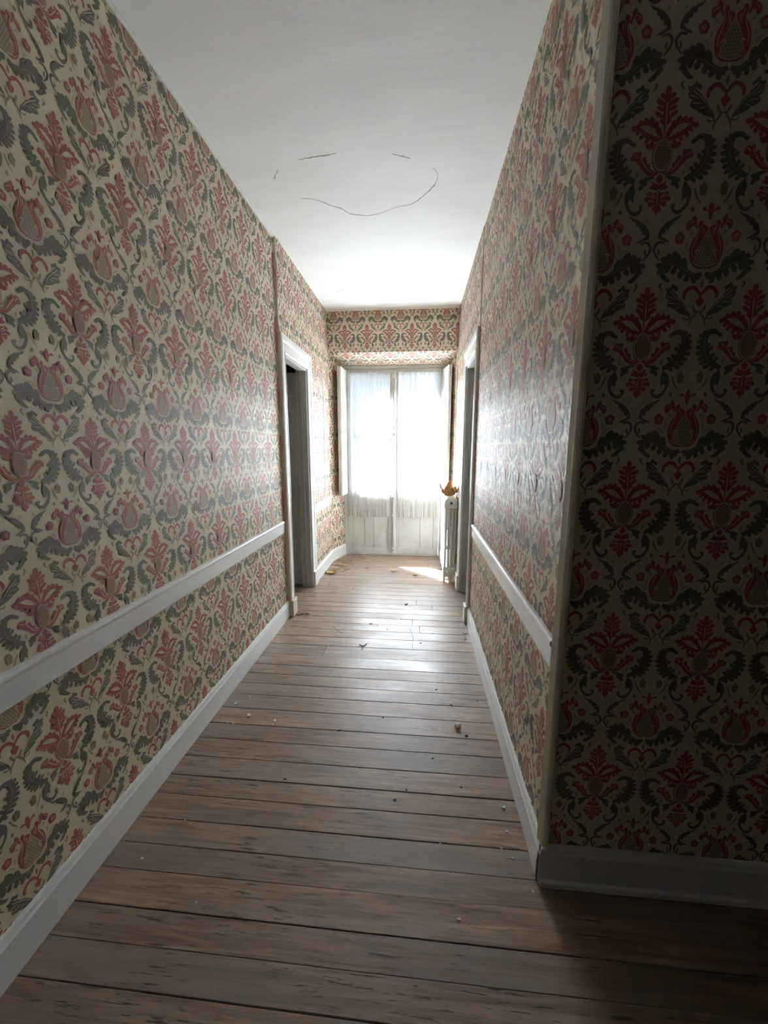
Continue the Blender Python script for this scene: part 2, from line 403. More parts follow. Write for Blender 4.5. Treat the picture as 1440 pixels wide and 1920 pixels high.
shape('green', B_([(684, 1030), (718, 1004), (738, 984), (748, 1012), (782, 1040), (792, 1082), (764, 1110), (796, 1104), (792, 1132), (762, 1158), (778, 1174), (770, 1202), (722, 1198), (718, 1232), (690, 1252), (640, 1280), (606, 1322), (590, 1372), (588, 1300), (610, 1232), (640, 1172), (680, 1130), (728, 1090), (750, 1060), (732, 1040), (706, 1062)]), off=BO)
stroke('brown', B_([(502, 1262), (545, 1310), (585, 1365), (605, 1430)]), 0.0018, off=BO)
stroke('brown', B_([(545, 1205), (540, 1250), (522, 1290)]), 0.0022, off=BO)
stroke('brown', B_([(600, 1350), (640, 1350), (650, 1320)]), 0.0014, off=BO)
for q in ([(270, 310), (300, 390), (290, 470), (272, 560), (285, 650)], [(160, 285), (190, 262), (225, 262)], [(310, 320), (325, 360), (330, 400)], [(345, 360), (350, 400), (340, 440)], [(250, 250), (265, 300), (285, 340)]):
    stroke('cream', B_(q), 0.0007, 2, off=BO)
for q in ([(760, 1060), (735, 1095), (690, 1140), (640, 1200), (612, 1270)], [(790, 1115), (745, 1130), (710, 1150)], [(770, 1185), (720, 1185), (680, 1195)], [(705, 1240), (680, 1225), (655, 1222)]):
    stroke('cream', B_(q), 0.0007, 2, off=BO)
fc = B_([(668, 520)])[0]
oval('red', fc, 0.0082, 0.0095, 1, off=BO, wob=0.12); oval('tan', fc, 0.0038, 0.0042, 2, off=BO, n=8); oval('rust', fc, 0.0018, 0.0022, 3, off=BO, n=6)
stroke('green', B_([(800, 592), (846, 584), (884, 632), (884, 700), (846, 764)]), 0.0024, off=BO)
stroke('green', B_([(856, 650), (850, 690), (872, 715)]), 0.0016, off=BO)
stroke('tan', B_([(596, 545), (606, 580), (616, 615)]), 0.0016, off=BO)
stroke('tan', B_([(630, 680), (645, 640), (690, 632)]), 0.0014, off=BO)
stroke('brown', B_([(832, 990), (852, 1016), (830, 1062)]), 0.0020, off=BO)
stroke('tan', B_([(545, 470), (565, 440), (575, 470)]), 0.0014, off=BO)

def tile_tris():
    V, T, Mi, Ly = [], [], [], []
    for k, (col, layer, poly) in enumerate(SH):
        lift = 0.0005 * layer + 9.0e-6 * (k % 44)
        n = len(V)
        V += [(x, z) for x, z in poly]
        tris = tessellate_polygon([[Vector((x, z, 0)) for x, z in poly]])
        for t in tris:
            a, b, c = (V[n + i] for i in t)
            if abs((b[0] - a[0]) * (c[1] - a[1]) - (c[0] - a[0]) * (b[1] - a[1])) < 1e-9: continue
            T.append([n + i for i in t]); Mi.append(WPK.index(col)); Ly.append(lift)
    return np.array(V), np.array(T), np.array(Mi), np.array(Ly)
TV, TT, TM, TL = tile_tris()

def papered(name, O, U, Vv, N, regions, phase, slab=None, parent=None):
    """Papered surface: O origin, U/Vv unit directions (plan units), N facing normal; regions = rects (u0,u1,v0,v1)."""
    bm_all = bmesh.new()
    me = bpy.data.meshes.new(name)
    for k in WPK: me.materials.append(WP[k])
    vs_all, fs_all, mi_all = [], [], []
    O, U, Vv, N = Vector(O), Vector(U), Vector(Vv), Vector(N)
    def put(co2, h): return (O + U * co2[0] + Vv * co2[1] + N * h)
    for (u0, u1, v0, v1) in regions:
        n = len(vs_all)
        vs_all += [put(c, 0) for c in ((u0, v0), (u1, v0), (u1, v1), (u0, v1))]
        fs_all.append((n, n + 1, n + 2, n + 3)); mi_all.append(0)
        i0, i1 = math.floor((u0 - phase[0]) / TW) - 1, math.ceil((u1 - phase[0]) / TW) + 1
        j0, j1 = math.floor((v0 - phase[1]) / TH) - 1, math.ceil((v1 - phase[1]) / TH) + 1
        VV, FF, MM, LL = [], [], [], []; cnt = 0
        for i in range(i0, i1):
            for j in range(j0, j1):
                q = TV + np.array((phase[0] + i * TW, phase[1] + j * TH))
                c = q[TT]
                lo, hi = c.min(1), c.max(1)
                keep = (hi[:, 0] > u0) & (lo[:, 0] < u1) & (hi[:, 1] > v0) & (lo[:, 1] < v1)
                if not keep.any(): continue
                VV.append(q); FF.append(TT[keep] + cnt); MM.append(TM[keep]); LL.append(TL[keep]); cnt += len(q)
        if not VV: continue
        VV = np.concatenate(VV); FF = np.concatenate(FF); MM = np.concatenate(MM); LL = np.concatenate(LL)
        tri = VV[FF]
        ins = (tri[:, :, 0] >= u0).all(1) & (tri[:, :, 0] <= u1).all(1) & (tri[:, :, 1] >= v0).all(1) & (tri[:, :, 1] <= v1).all(1)
        # triangles across the edge: clip
        extra = []
        for t, m, l in zip(tri[~ins], MM[~ins], LL[~ins]):
            poly = [tuple(p) for p in t]
            for ax, lim, sg in ((0, u0, 1), (0, u1, -1), (1, v0, 1), (1, v1, -1)):
                out = []
                for k in range(len(poly)):
                    a, b = poly[k], poly[(k + 1) % len(poly)]
                    da, db = sg * (a[ax] - lim), sg * (b[ax] - lim)
                    if da >= 0: out.append(a)
                    if (da >= 0) != (db >= 0):
                        w = da / (da - db); out.append((a[0] + (b[0] - a[0]) * w, a[1] + (b[1] - a[1]) * w))
                poly = out
                if len(poly) < 3: break
            if len(poly) >= 3: extra.append((poly, int(m), float(l)))
        Oa, Ua, Va, Na = (np.array(x) for x in (O, U, Vv, N))
        fi, mi, li = FF[ins], MM[ins], LL[ins]
        for l in np.unique(li):
            sel = li == l
            used, inv = np.unique(fi[sel], return_inverse=True)
            p = VV[used]
            co = Oa + p[:, :1] * Ua + p[:, 1:] * Va + Na * (float(l))
            n = len(vs_all)
            vs_all += [Vector(x) for x in co.tolist()]
            fs_all += [tuple(f) for f in (inv.reshape(-1, 3) + n).tolist()]
            mi_all += mi[sel].tolist()
        for poly, m, l in extra:
            n = len(vs_all)
            vs_all += [put(c, float(l)) for c in poly]
            fs_all.append(tuple(range(n, n + len(poly)))); mi_all.append(m)
    vs = [P(*v) for v in vs_all]
    if slab:
        for (x0, x1, y0, y1, z0, z1) in slab:
            b = MB().box(x0, x1, y0, y1, z0, z1); n = len(vs)
            vs += b.v; fs_all += [tuple(i + n for i in f) for f in b.f]; mi_all += [0] * len(b.f)
    me.from_pydata(vs, [], fs_all)
    me.polygons.foreach_set('material_index', mi_all); me.update()
    bm_all.free()
    o = bpy.data.objects.new(name, me); C.objects.link(o)
    if parent: o.parent = parent
    return o

# ------------------------------------------------------------------ plan (camera heights)
XL, XLB = -0.762, -0.748                  # left wall, left door bay
XR, XRB = 0.303, 0.299                    # right wall, right door bay
ZC = 1.06                                 # ceiling
YB = 2.12                                 # start of the door bays
YE = 3.25                                 # end wall
YW = 3.50                                 # window plane
YO = 3.62                                 # outer face
YK = 0.785                                # face of the dark corner wall
YBACK, XLAND = -2.2, 2.6
D0, D1, DT = 2.19, 2.62, 0.505            # door openings
g = 0.0008

# ---- walls
w = papered('wall_left', (XL, 0, 0), (0, 1, 0), (0, 0, 1), (1, 0, 0), [(YBACK, YB, -1, ZC)], (0.859, -0.030),
            slab=[(XL - 0.06, XL - g, YBACK, YB, -1, ZC)])
tag(w, 'long left corridor wall in cream paper with red and green damask', 'wall', kind='structure')
w = papered('wall_right', (XR, 0, 0), (0, 1, 0), (0, 0, 1), (-1, 0, 0), [(YK - 0.006, YB, -1, ZC)], (0.854, 0.22),
            slab=[(XR + g, XR + 0.06, YK + 0.002, YB, -1, ZC)])
tag(w, 'damask papered right corridor wall beyond the near corner', 'wall', kind='structure')
w = papered('wall_corner', (0, YK, 0), (1, 0, 0), (0, 0, 1), (0, -1, 0), [(XR - 0.004, XLAND, -1, ZC)], (0.4025, -0.122),
            slab=[(XR + 0.061, XLAND, YK + g, YK + 0.06, -1, ZC)])
tag(w, 'dark unlit damask wall at the right, facing the viewer', 'wall', kind='structure')
def bay(name, x, side):
    sl = lambda y0, y1, z0, z1: (min(x - side * g, x - side * 0.075), max(x - side * g, x - side * 0.075), y0, y1, z0, z1)
    return papered(name, (x, 0, 0), (0, 1, 0), (0, 0, 1), (side, 0, 0),
                   [(YB, D0, -1, ZC), (D0, D1, DT, ZC), (D1, YE, -1, ZC)], (2.30 if side > 0 else 2.33, 0.24),
                   slab=[sl(YB, D0, -1, ZC), sl(D0, D1, DT, ZC), sl(D1, YE + 0.1, -1, ZC)])
tag(bay('wall_left_bay', XLB, 1), 'papered wall around the left door, near the window', 'wall', kind='structure')
tag(bay('wall_right_bay', XRB, -1), 'papered wall around the right door, behind the radiator', 'wall', kind='structure')
# end wall above the window, with its splayed reveals
WX0, WX1, WT = -0.675, 0.235, 0.695       # window frame opening
ZL = 0.749
we = papered('wall_end', (0, YE, 0), (1, 0, 0), (0, 0, 1), (0, -1, 0), [(XLB, XRB, ZL, ZC)], (-0.2465, 0.866),
             slab=[(XLB - 0.2, XRB + 0.2, YE + g, YO, ZL + 0.004, ZC), (XLB - 0.2, WX0 - 0.074, YE + g, YO, -1, ZL), (WX1 + 0.056, XRB + 0.2, YE + g, YO, -1, ZL)])
tag(we, 'end wall with a strip of damask above the window', 'wall', kind='structure')
def reveal(name, a, b, v0, v1, phase, Nn):
    a, b = Vector(a), Vector(b); d = b - a; L = d.length; d.normalize()
    if Nn == 'soffit':
        n = Vector((0, d.z, -d.y)); n = n if n.z < 0 else -n
        return papered(name, (0, a.y, a.z), (1, 0, 0), d, n, [(XLB, XRB, 0, L)], phase, parent=we)
    n = Vector((-d.y, d.x, 0)) * Nn
    return papered(name, (a.x, a.y, 0), d, (0, 0, 1), n, [(0, L, v0, v1)], phase, parent=we)
reveal('window_reveal', (XLB, YE, 0), (WX0, YW, 0), -1, ZL, (0.1, -0.03), -1)
reveal('window_reveal', (XRB, YE, 0), (WX1, YW, 0), -1, ZL, (0.1, -0.03), 1)
reveal('window_soffit', (0, YE, ZL), (0, YW, WT), 0, 0, (-0.2465, 0.02), 'soffit')
b = MB()                                   # masonry behind the splays and outside
for x0, x1 in ((XLB, WX0), (XRB, WX1)):
    s_ = -1 if x0 < x1 else 1
    a = [P(x0 + s_ * 0.002, YE + .002, -1), P(x0 + s_ * 0.08, YE + .002, -1), P(x1 + s_ * 0.002, YW, -1), P(x1 + s_ * 0.16, YW, -1)]
    b.hexa(a + [p + Vector((0, 0, (ZL + 1) * S)) for p in a])
b.box(XLB - 0.1, WX0 + 0.008, YW + 0.022, YO, -1.2, ZC); b.box(WX1 - 0.008, XRB + 0.1, YW + 0.022, YO, -1.2, ZC)
b.box(WX0 + 0.009, WX1 - 0.009, YW + 0.022, YO, WT - 0.045, ZC)
a = [P(XLB, YE + .003, ZL + .003), P(XRB, YE + .003, ZL + .003), P(XLB, YW + 0.02, WT + .003), P(XRB, YW + 0.02, WT + .003)]
b.hexa(a + [P(XLB, YE + .003, ZC), P(XRB, YE + .003, ZC), P(XLB, YW + 0.02, ZC), P(XRB, YW + 0.02, ZC)])
b.build('reveal_masonry', M_ext, we)
# landing behind the viewer
tag(MB().box(XL - 0.06, XLAND + 0.06, YBACK - 0.06, YBACK, -1, ZC).build('wall_back', M_dark), 'plain wall closing the landing behind the viewer', 'wall', kind='structure')
tag(MB().box(XLAND, XLAND + 0.06, YBACK, YK + 0.06, -1, ZC).build('wall_landing', M_dark), 'plain wall at the dark far side of the landing', 'wall', kind='structure')
# rooms behind the two doors
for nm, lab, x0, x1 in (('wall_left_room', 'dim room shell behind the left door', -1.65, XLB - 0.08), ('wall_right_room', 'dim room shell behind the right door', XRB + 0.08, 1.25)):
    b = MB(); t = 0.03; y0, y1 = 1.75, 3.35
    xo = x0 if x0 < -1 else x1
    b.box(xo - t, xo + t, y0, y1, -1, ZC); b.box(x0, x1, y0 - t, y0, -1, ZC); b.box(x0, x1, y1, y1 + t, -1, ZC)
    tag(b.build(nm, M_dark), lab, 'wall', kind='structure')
# ceiling
ce = tag(MB().box(-1.72, 2.68, YBACK - 0.06, YO, ZC, ZC + 0.06).build('ceiling', M_ceil), 'white plaster ceiling with a curved crack', 'ceiling', kind='structure')
cracks = [
 ([(-0.523,1.837),(-0.478,1.844),(-0.441,1.866),(-0.408,1.896),(-0.365,1.923),(-0.335,1.962),(-0.296,1.978),(-0.252,1.986),(-0.206,1.977),(-0.162,1.956)], .0028),
 ([(-0.162,1.956),(-0.113,1.933),(-0.053,1.918),(-0.013,1.884),(0.016,1.847),(0.038,1.815),(0.052,1.786),(0.059,1.752),(0.053,1.721),(0.038,1.699)], .0034),
 ([(-0.465,1.614),(-0.433,1.608),(-0.401,1.603),(-0.36,1.599),(-0.319,1.594)], .0042),
 ([(-0.598,1.708),(-0.58,1.685),(-0.561,1.657)], .003), ([(-0.115,1.612),(-0.086,1.625),(-0.047,1.642)], .002),
 ([(-0.597,2.865),(-0.548,2.841),(-0.528,2.797)], .0025)]
for pts, wd in cracks:
    c = catmull(pts, 4, closed=False); n = len(c); top, l = [], []
    up, dn = [], []
    for i, p in enumerate(c):
        d = Vector(c[min(i + 1, n - 1)]) - Vector(c[max(i - 1, 0)]); d.normalize()
        k = wd * math.sin(math.pi * (i + 0.4) / n) * random.uniform(0.25, 1.0)
        jx = random.uniform(-1, 1) * 0.0015
        up.append((p[0] - d.y * k + jx, p[1] + d.x * k + jx)); dn.append((p[0] + d.y * k + jx, p[1] - d.x * k + jx))
    b = MB(); b.loft([[P(*u, ZC + .001), P(*u, ZC - .0008), P(*d_, ZC - .0008), P(*d_, ZC + .001)] for u, d_ in zip(up, dn)])
    b.build('crack', M_crack, ce)
# thin cove strip along the left wall top
tag(MB().box(XL, XL + 0.009, YBACK, YB, ZC - 0.012, ZC - g).build('trim_7', M_white, bevel=0.003), 'thin white strip along the top of the left wall', 'trim', kind='structure')

# ------------------------------------------------------------------ floor
fl = tag(MB().box(-1.72, 2.68, YBACK - 0.06, YO, -1.06, -1.016).build('floor', M_gapdirt), 'worn wooden board floor running across the corridor', 'floor', kind='structure')
edges = [0.583, 0.644, 0.718, 0.779, 0.845, 0.92, 0.986, 1.062, 1.14, 1.215, 1.302, 1.386, 1.462, 1.535, 1.609, 1.699, 1.80, 1.892, 1.978, 2.061, 2.14]
while edges[-1] < 3.52: edges.append(edges[-1] + random.uniform(0.066, 0.088))
while edges[0] > YBACK: edges.insert(0, edges[0] - random.uniform(0.062, 0.072))
def plank(x0, x1, y0, y1):
    gap = random.choice((0.0003, 0.0004, 0.0006, 0.0009, 0.0013))
    dz = random.uniform(-0.0008, 0.0)
    n = 8; wob = [random.uniform(-0.0009, 0.0009) for _ in range(2 * (n + 1))]
    rings = []
    for i in range(n + 1):
        x = x0 + (x1 - x0) * i / n
        ya, yb = y0 + gap + wob[i], y1 - gap + wob[n + 1 + i]
        e = 0.0011
        rings.append([P(x, ya, -1.015), P(x, ya, -1.0 + dz - e), P(x, ya + e, -1.0 + dz), P(x, yb - e, -1.0 + dz), P(x, yb, -1.0 + dz - e), P(x, yb, -1.015)])
    o = MB().loft(rings).build('plank', M_plank, fl)
for i in range(len(edges) - 1):
    y0, y1 = edges[i], edges[i + 1]
    xa, xb = -1.68, (2.58 if y1 < YK else 1.55)
    joints = []
    if random.random() < 0.3 and y0 > 1.3: joints = [random.choice((-0.02, 0.02, 0.0, -0.45, 0.1))]
    xs = [xa] + joints + [xb]
    for a, b_ in zip(xs[:-1], xs[1:]): plank(a + (0.0012 if a != xa else 0), b_ - (0.0012 if b_ != xb else 0), y0, y1)

# ------------------------------------------------------------------ skirtings and rails
def moulding(name, mat, x, side, y0, y1, prof, bevel=0.0):   # prof: (out, z)
    ring = lambda y: [P(x + side * o, y, z) for o, z in prof]
    return MB().loft([ring(y0), ring(y1)]).build(name, mat, bevel=bevel)
BASE = lambda h: [(0.0, -0.999), (0.013, -0.999), (0.013, -1 + h - 0.018), (0.010, -1 + h - 0.013), (0.0085, -1 + h - 0.004), (0.006, -1 + h), (0.0, -1 + h)]
RAIL = lambda z0, z1: [(0.0, z0), (0.010, z0), (0.011, z0 + 0.002), (0.011, z1 - 0.016), (0.0145, z1 - 0.013), (0.0155, z1 - 0.007), (0.0135, z1 - 0.002), (0.009, z1), (0.0, z1)]
tag(moulding('baseboard_left', M_trim, XL, 1, YBACK, YB, BASE(0.098)), 'long white skirting board along the left corridor wall', 'skirting', kind='structure')
tag(moulding('baseboard_right', M_trim, XR, -1, YK - 0.014, YB, BASE(0.098)), 'white skirting board along the right corridor wall', 'skirting', kind='structure')
tag(moulding('baseboard_left_bay', M_trim, XLB, 1, D1 + 0.101, YE, BASE(0.105)), 'short skirting board between the left door and the window', 'skirting', kind='structure')
tag(moulding('baseboard_right_bay', M_trim, XRB, -1, D1 + 0.101, YE, BASE(0.105)), 'short skirting board behind the radiator', 'skirting', kind='structure')
ring = lambda x: [P(x, YK - o, z) for o, z in BASE(0.098)]
bc = tag(MB().loft([ring(XR - 0.013), ring(XLAND)]).build('baseboard_corner', M_trim), 'skirting board in shadow below the dark damask wall', 'skirting', kind='structure')
MB().box(XR - 0.010, XLAND, YK - 0.024, YK - 0.0135, -0.999, -0.984).build('shoe_moulding', M_trim, bc, bevel=0.004)
for s_, (xa, xb) in ((1, (XLB, WX0)), (-1, (XRB, WX1))):
    d = (Vector((xb, YW, 0)) - Vector((xa, YE, 0))).normalized(); nn = Vector((-d.y, d.x, 0)) * (-s_)
    r = lambda p: [P(*(Vector((p[0], p[1], 0)) + nn * o + Vector((0, 0, z)))) for o, z in BASE(0.105)]
    tag(MB().loft([r((xa, YE)), r((xb, YW - 0.002))]).build('baseboard_reveal_left' if s_ > 0 else 'baseboard_reveal_right', M_trim),
        'angled skirting board on the %s side of the window recess' % ('left' if s_ > 0 else 'right'), 'skirting', kind='structure')
tag(moulding('trim_1', M_trim, XL, 1, YBACK, YB - 0.035, RAIL(-0.482, -0.414)), 'long white dado rail on the left corridor wall', 'dado rail', kind='structure')
tag(moulding('trim_2', M_trim, XR, -1, YK + 0.018, YB - 0.05, RAIL(-0.475, -0.410)), 'white dado rail on the right wall, cut short at the corner', 'dado rail', kind='structure')
tag(moulding('trim_3', M_trim, XLB, 1, D1 + 0.101, YE - 0.01, RAIL(-0.482, -0.414)), 'short dado rail between the left door and the window', 'dado rail', kind='structure')
# rounded corner bead
cpts = [(XR + 0.003, YK - 0.001)] + [(XR - 0.006 + 0.012 - 0.014 * math.sin(t) , YK - 0.004 - 0.012 * math.cos(t)) for t in [0.1, 0.5, 0.9, 1.3, 1.57]] + [(XR - 0.012, YK + 0.014), (XR - 0.001, YK + 0.016)]
tag(MB().loft([[P(x, y, -0.903) for x, y in cpts], [P(x, y, ZC - g) for x, y in cpts]]).build('trim_4', M_bead, bevel=0.0015), 'cream rounded corner bead where the dark wall meets the corridor', 'trim', kind='structure')
# white strip on left bay, modelled in place of a streak of reflected sunlight
tag(MB().box(XLB, XLB + 0.004, 3.06, 3.072, -0.40, 0.56).build('sun_streak', M_white, bevel=0.001), 'thin white vertical strip standing for reflected sunlight on the wall left of the window', 'trim', kind='structure')

# ------------------------------------------------------------------ doors
CW = 0.098
CPROF = [(0.0, 0.0), (0.0, 0.007), (0.004, 0.010), (0.010, 0.010), (0.012, 0.007), (0.058, 0.009), (0.062, 0.012), (0.066, 0.013), (0.078, 0.0145), (0.086, 0.0145), (0.090, 0.012), (CW, 0.011), (CW, 0.0)]
def make_door(name, label, x, side, leaf_ang):
    root = tag(empty(name, P(x, (D0 + D1) / 2, -1)), label, 'door', kind='structure')
    inv = Matrix.Translation(-root.location)
    def fin(o): o.data.transform(inv); o.parent = root; return o
    far_w = lambda w_: D1 + w_
    near_k = (D0 - YB) / CW                      # the near casing is cut narrower by the step in the wall
    prof = CPROF
    plz = -0.90
    fin(MB().loft([[P(x + side * d, D1 + w_, -1) for w_, d in prof], [P(x + side * d, D1 + w_, DT + w_) for w_, d in prof]]).build('architrave', M_white))
    fin(MB().loft([[P(x + side * d, D0 - w_ * near_k, plz) for w_, d in prof], [P(x + side * d, D0 - w_ * near_k, DT + w_) for w_, d in prof]]).build('architrave', M_white))
    fin(MB().loft([[P(x + side * d, D0 - w_ * near_k, DT + w_) for w_, d in prof], [P(x + side * d, D1 + w_, DT + w_) for w_, d in prof]]).build('architrave', M_white))
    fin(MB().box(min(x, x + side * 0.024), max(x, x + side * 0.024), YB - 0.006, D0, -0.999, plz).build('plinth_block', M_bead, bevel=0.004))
    fin(MB().box(min(x, x + side * 0.021), max(x, x + side * 0.021), D1 + 0.004, D1 + CW + 0.002, -0.999, plz + 0.01).build('plinth_block', M_white, bevel=0.004))
    xi = x - side * 0.052
    lo, hi = min(x - side * 0.001, xi), max(x - side * 0.001, xi)
    fin(MB().box(lo, hi, D1 - 0.014, D1, -0.999, DT).build('jamb_lining', M_jamb, bevel=0.003))
    fin(MB().box(lo, hi, D0, D0 + 0.012, -0.999, DT).build('jamb_lining', M_jamb, bevel=0.003))
    fin(MB().box(lo, hi, D0 + 0.012, D1 - 0.014, DT - 0.014, DT).build('head_lining', M_jamb, bevel=0.003))
    xs = x - side * 0.03
    fin(MB().box(min(xs, xs - side * 0.02), max(xs, xs - side * 0.02), D1 - 0.024, D1 - 0.0142, -0.999, DT - 0.014).build('door_stop', M_jamb, bevel=0.002))
    # leaf: local u along its width from the hinge, n its face normal
    hx, hy = x - side * 0.056, D1 + 0.006
    a = math.radians(leaf_ang)
    u = Vector((-side * math.sin(a), -math.cos(a), 0)); n = Vector((u.y * side, -u.x * side, 0)) * -1.0
    if n.y > 0: n = -n
    LW, T = D1 - D0 - 0.03, 0.026
    def slab_(u0, u1, z0, z1, t0, t1):
        m = MB(); q = []
        for z in (z0, z1):
            for t in (t0, t1):
                for uu in (u0, u1):
                    c = Vector((hx, hy, 0)) + u * uu - n * t
                    q.append(P(c.x, c.y, z))
        return m.hexa(q)
    zb, zt = -0.988, DT - 0.02
    leaf = fin(slab_(0.0, LW, zb, zt, 0.006, T - 0.006).build('door_leaf', M_grey))
    def sub(m, nm, mat, bev=0.002):
        o = m.build(nm, mat, bevel=bev); o.data.transform(inv); o.parent = leaf; return o
    st = 0.055
    for t0, t1 in ((0.0, 0.006), (T - 0.006, T)):
        sub(slab_(0, st, zb, zt, t0, t1), 'stile', M_grey); sub(slab_(LW - st, LW, zb, zt, t0, t1), 'stile', M_grey)
        for z0, z1 in ((zb, zb + 0.11), (-0.47, -0.37), (0.22, 0.28), (zt - 0.07, zt)):
            sub(slab_(st, LW - st, z0, z1, t0, t1), 'rail', M_grey)
        for z0, z1 in ((zb + 0.11, -0.47), (-0.37, 0.22), (0.28, zt - 0.07)):
            sub(slab_(st + 0.02, LW - st - 0.02, z0 + 0.02, z1 - 0.02, t0 + 0.002 if t0 == 0 else t0, t1 if t0 == 0 else t1 - 0.002), 'panel', M_grey, 0.004)
    for z in (-0.80, -0.20, 0.33):
        c = Vector((hx, hy, 0)) - n * 0.0 + Vector((side * 0.004, -0.006, 0))
        sub(MB().tube([P(c.x, c.y, z - 0.03), P(c.x, c.y, z + 0.03)], 0.008, 10), 'hinge', M_metal, 0.0)
    return root
make_door('door_1', 'left door standing open, white moulded frame and grey panelled leaf', XLB, 1, 84)
make_door('door_2', 'right door standing open beside the radiator, white moulded frame', XRB, -1, 84)

# ------------------------------------------------------------------ french window
win = tag(empty('window_1', P(-0.222, YW, -1)), 'white french window with glazed leaves over timber panels', 'window', kind='structure')
winv = Matrix.Translation(-win.location)
def wpart(m, nm, mat, parent=win, bev=0.003, smooth=False):
    o = m.build(nm, mat, bevel=bev, smooth=smooth); o.data.transform(winv); o.parent = parent; return o
FY0, FY1 = YW - 0.012, YW + 0.022
wpart(MB().box(WX0, -0.642, FY0, FY1, -0.999, WT), 'frame_jamb', M_old)
wpart(MB().box(0.194, WX1, FY0, FY1, -0.999, WT), 'frame_jamb', M_old)
wpart(MB().box(-0.642, 0.194, FY0, FY1, 0.668, WT), 'frame_head', M_old)
wpart(MB().box(-0.642, 0.194, FY0 + 0.004, FY1, -0.999, -0.985), 'threshold', M_old)
GZ0, GZ1, BZ = -0.405, 0.632, 0.10
LY0, LY1 = YW - 0.008, YW + 0.018
def leaf_(x0, x1, gx0, gx1):
    lf = wpart(MB().box(x0, gx0, LY0, LY1, -0.983, 0.666), 'casement', M_old)
    sub = lambda m, nm, mat=M_old, bev=0.002: wpart(m, nm, mat, lf, bev)
    sub(MB().box(gx1, x1, LY0, LY1, -0.983, 0.666), 'stile')
    sub(MB().box(gx0, gx1, LY0, LY1, GZ1, 0.666), 'rail')
    sub(MB().box(gx0, gx1, LY0, LY1, GZ0 - 0.055, GZ0), 'rail')
    sub(MB().box(gx0, gx1, LY0, LY1, -0.983, -0.945), 'rail')
    sub(MB().box(gx0, gx1, LY0 + 0.004, LY1 - 0.004, BZ - 0.008, BZ + 0.008), 'glazing_bar')
    for z0, z1 in ((GZ0, BZ - 0.008), (BZ + 0.008, GZ1)):
        sub(MB().box(gx0, gx1, YW + 0.004, YW + 0.0065, z0, z1), 'pane', M_glass, 0.0)
    n = 3; ws = [0.0, 0.32, 0.58, 1.0] if x0 < -0.4 else [0.0, 0.62, 1.0]
    m0, m1 = gx0 + 0.012, gx1 - 0.012
    for k in range(len(ws) - 1):
        sub(MB().box(m0 + (m1 - m0) * ws[k] + 0.002, m0 + (m1 - m0) * ws[k + 1] - 0.002, LY0 + 0.012, LY1 - 0.006, -0.945, GZ0 - 0.055), 'panel_board')
    sub(MB().box(gx0, gx1, LY1 - 0.0055, LY1 - 0.001, -0.945, GZ0 - 0.055), 'backing_board')
    for a0, a1, z0, z1 in ((gx0, m0, -0.945, GZ0 - 0.055), (m1, gx1, -0.945, GZ0 - 0.055), (m0, m1, -0.945, -0.933), (m0, m1, GZ0 - 0.067, GZ0 - 0.055)):
        sub(MB().box(a0, a1, LY0 + 0.003, LY1 - 0.005, z0, z1), 'panel_moulding', bev=0.003)
    return lf
leaf_(-0.640, -0.2235, -0.606, -0.259)
leaf_(-0.2205, 0.192, -0.185, 0.156)
# meeting stile cover with the espagnolette
wpart(MB().loft([[P(-0.222 + 0.021 * math.cos(t), LY0 - 0.010 * math.sin(t) - 0.0004, z) for t in [math.pi * k / 8 for k in range(9)]] for z in (-0.975, 0.655)]), 'meeting_stile', M_old, bev=0.0, smooth=False)
esp = wpart(MB().tube([P(-0.222, LY0 - 0.017, -0.95), P(-0.222, LY0 - 0.017, 0.64)], 0.0065 * S, 10), 'espagnolette', M_old, bev=0, smooth=True)
for z in (-0.93, -0.62, 0.11, 0.17, 0.60):
    wpart(MB().box(-0.235, -0.209, LY0 - 0.025, LY0 - 0.006, z - 0.012, z + 0.012), 'rod_guide', M_old, esp, 0.004)
b = MB(); c0 = P(-0.222, LY0 - 0.03, -0.44)
b.tube([c0 + Vector((0, 0.01, 0)), c0 + Vector((0, -0.03, 0))], 0.007, 10)
rings = []
for k in range(9):
    t = math.pi * k / 8; r = 0.017 * math.sin(t) + 0.0005
    rings.append([c0 + Vector((-0.02 + 0.045 * k / 8, -0.035 + r * math.cos(q), -0.004 * k + 0.7 * r * math.sin(q))) for q in [2 * math.pi * j / 10 for j in range(10)]])
b.loft(rings)
wpart(b, 'handle', M_metal, esp, 0, True)
wpart(MB().box(-0.238, -0.206, LY0 - 0.0135, LY0 - 0.008, -0.50, -0.40), 'handle_plate', M_old, esp, 0.003)
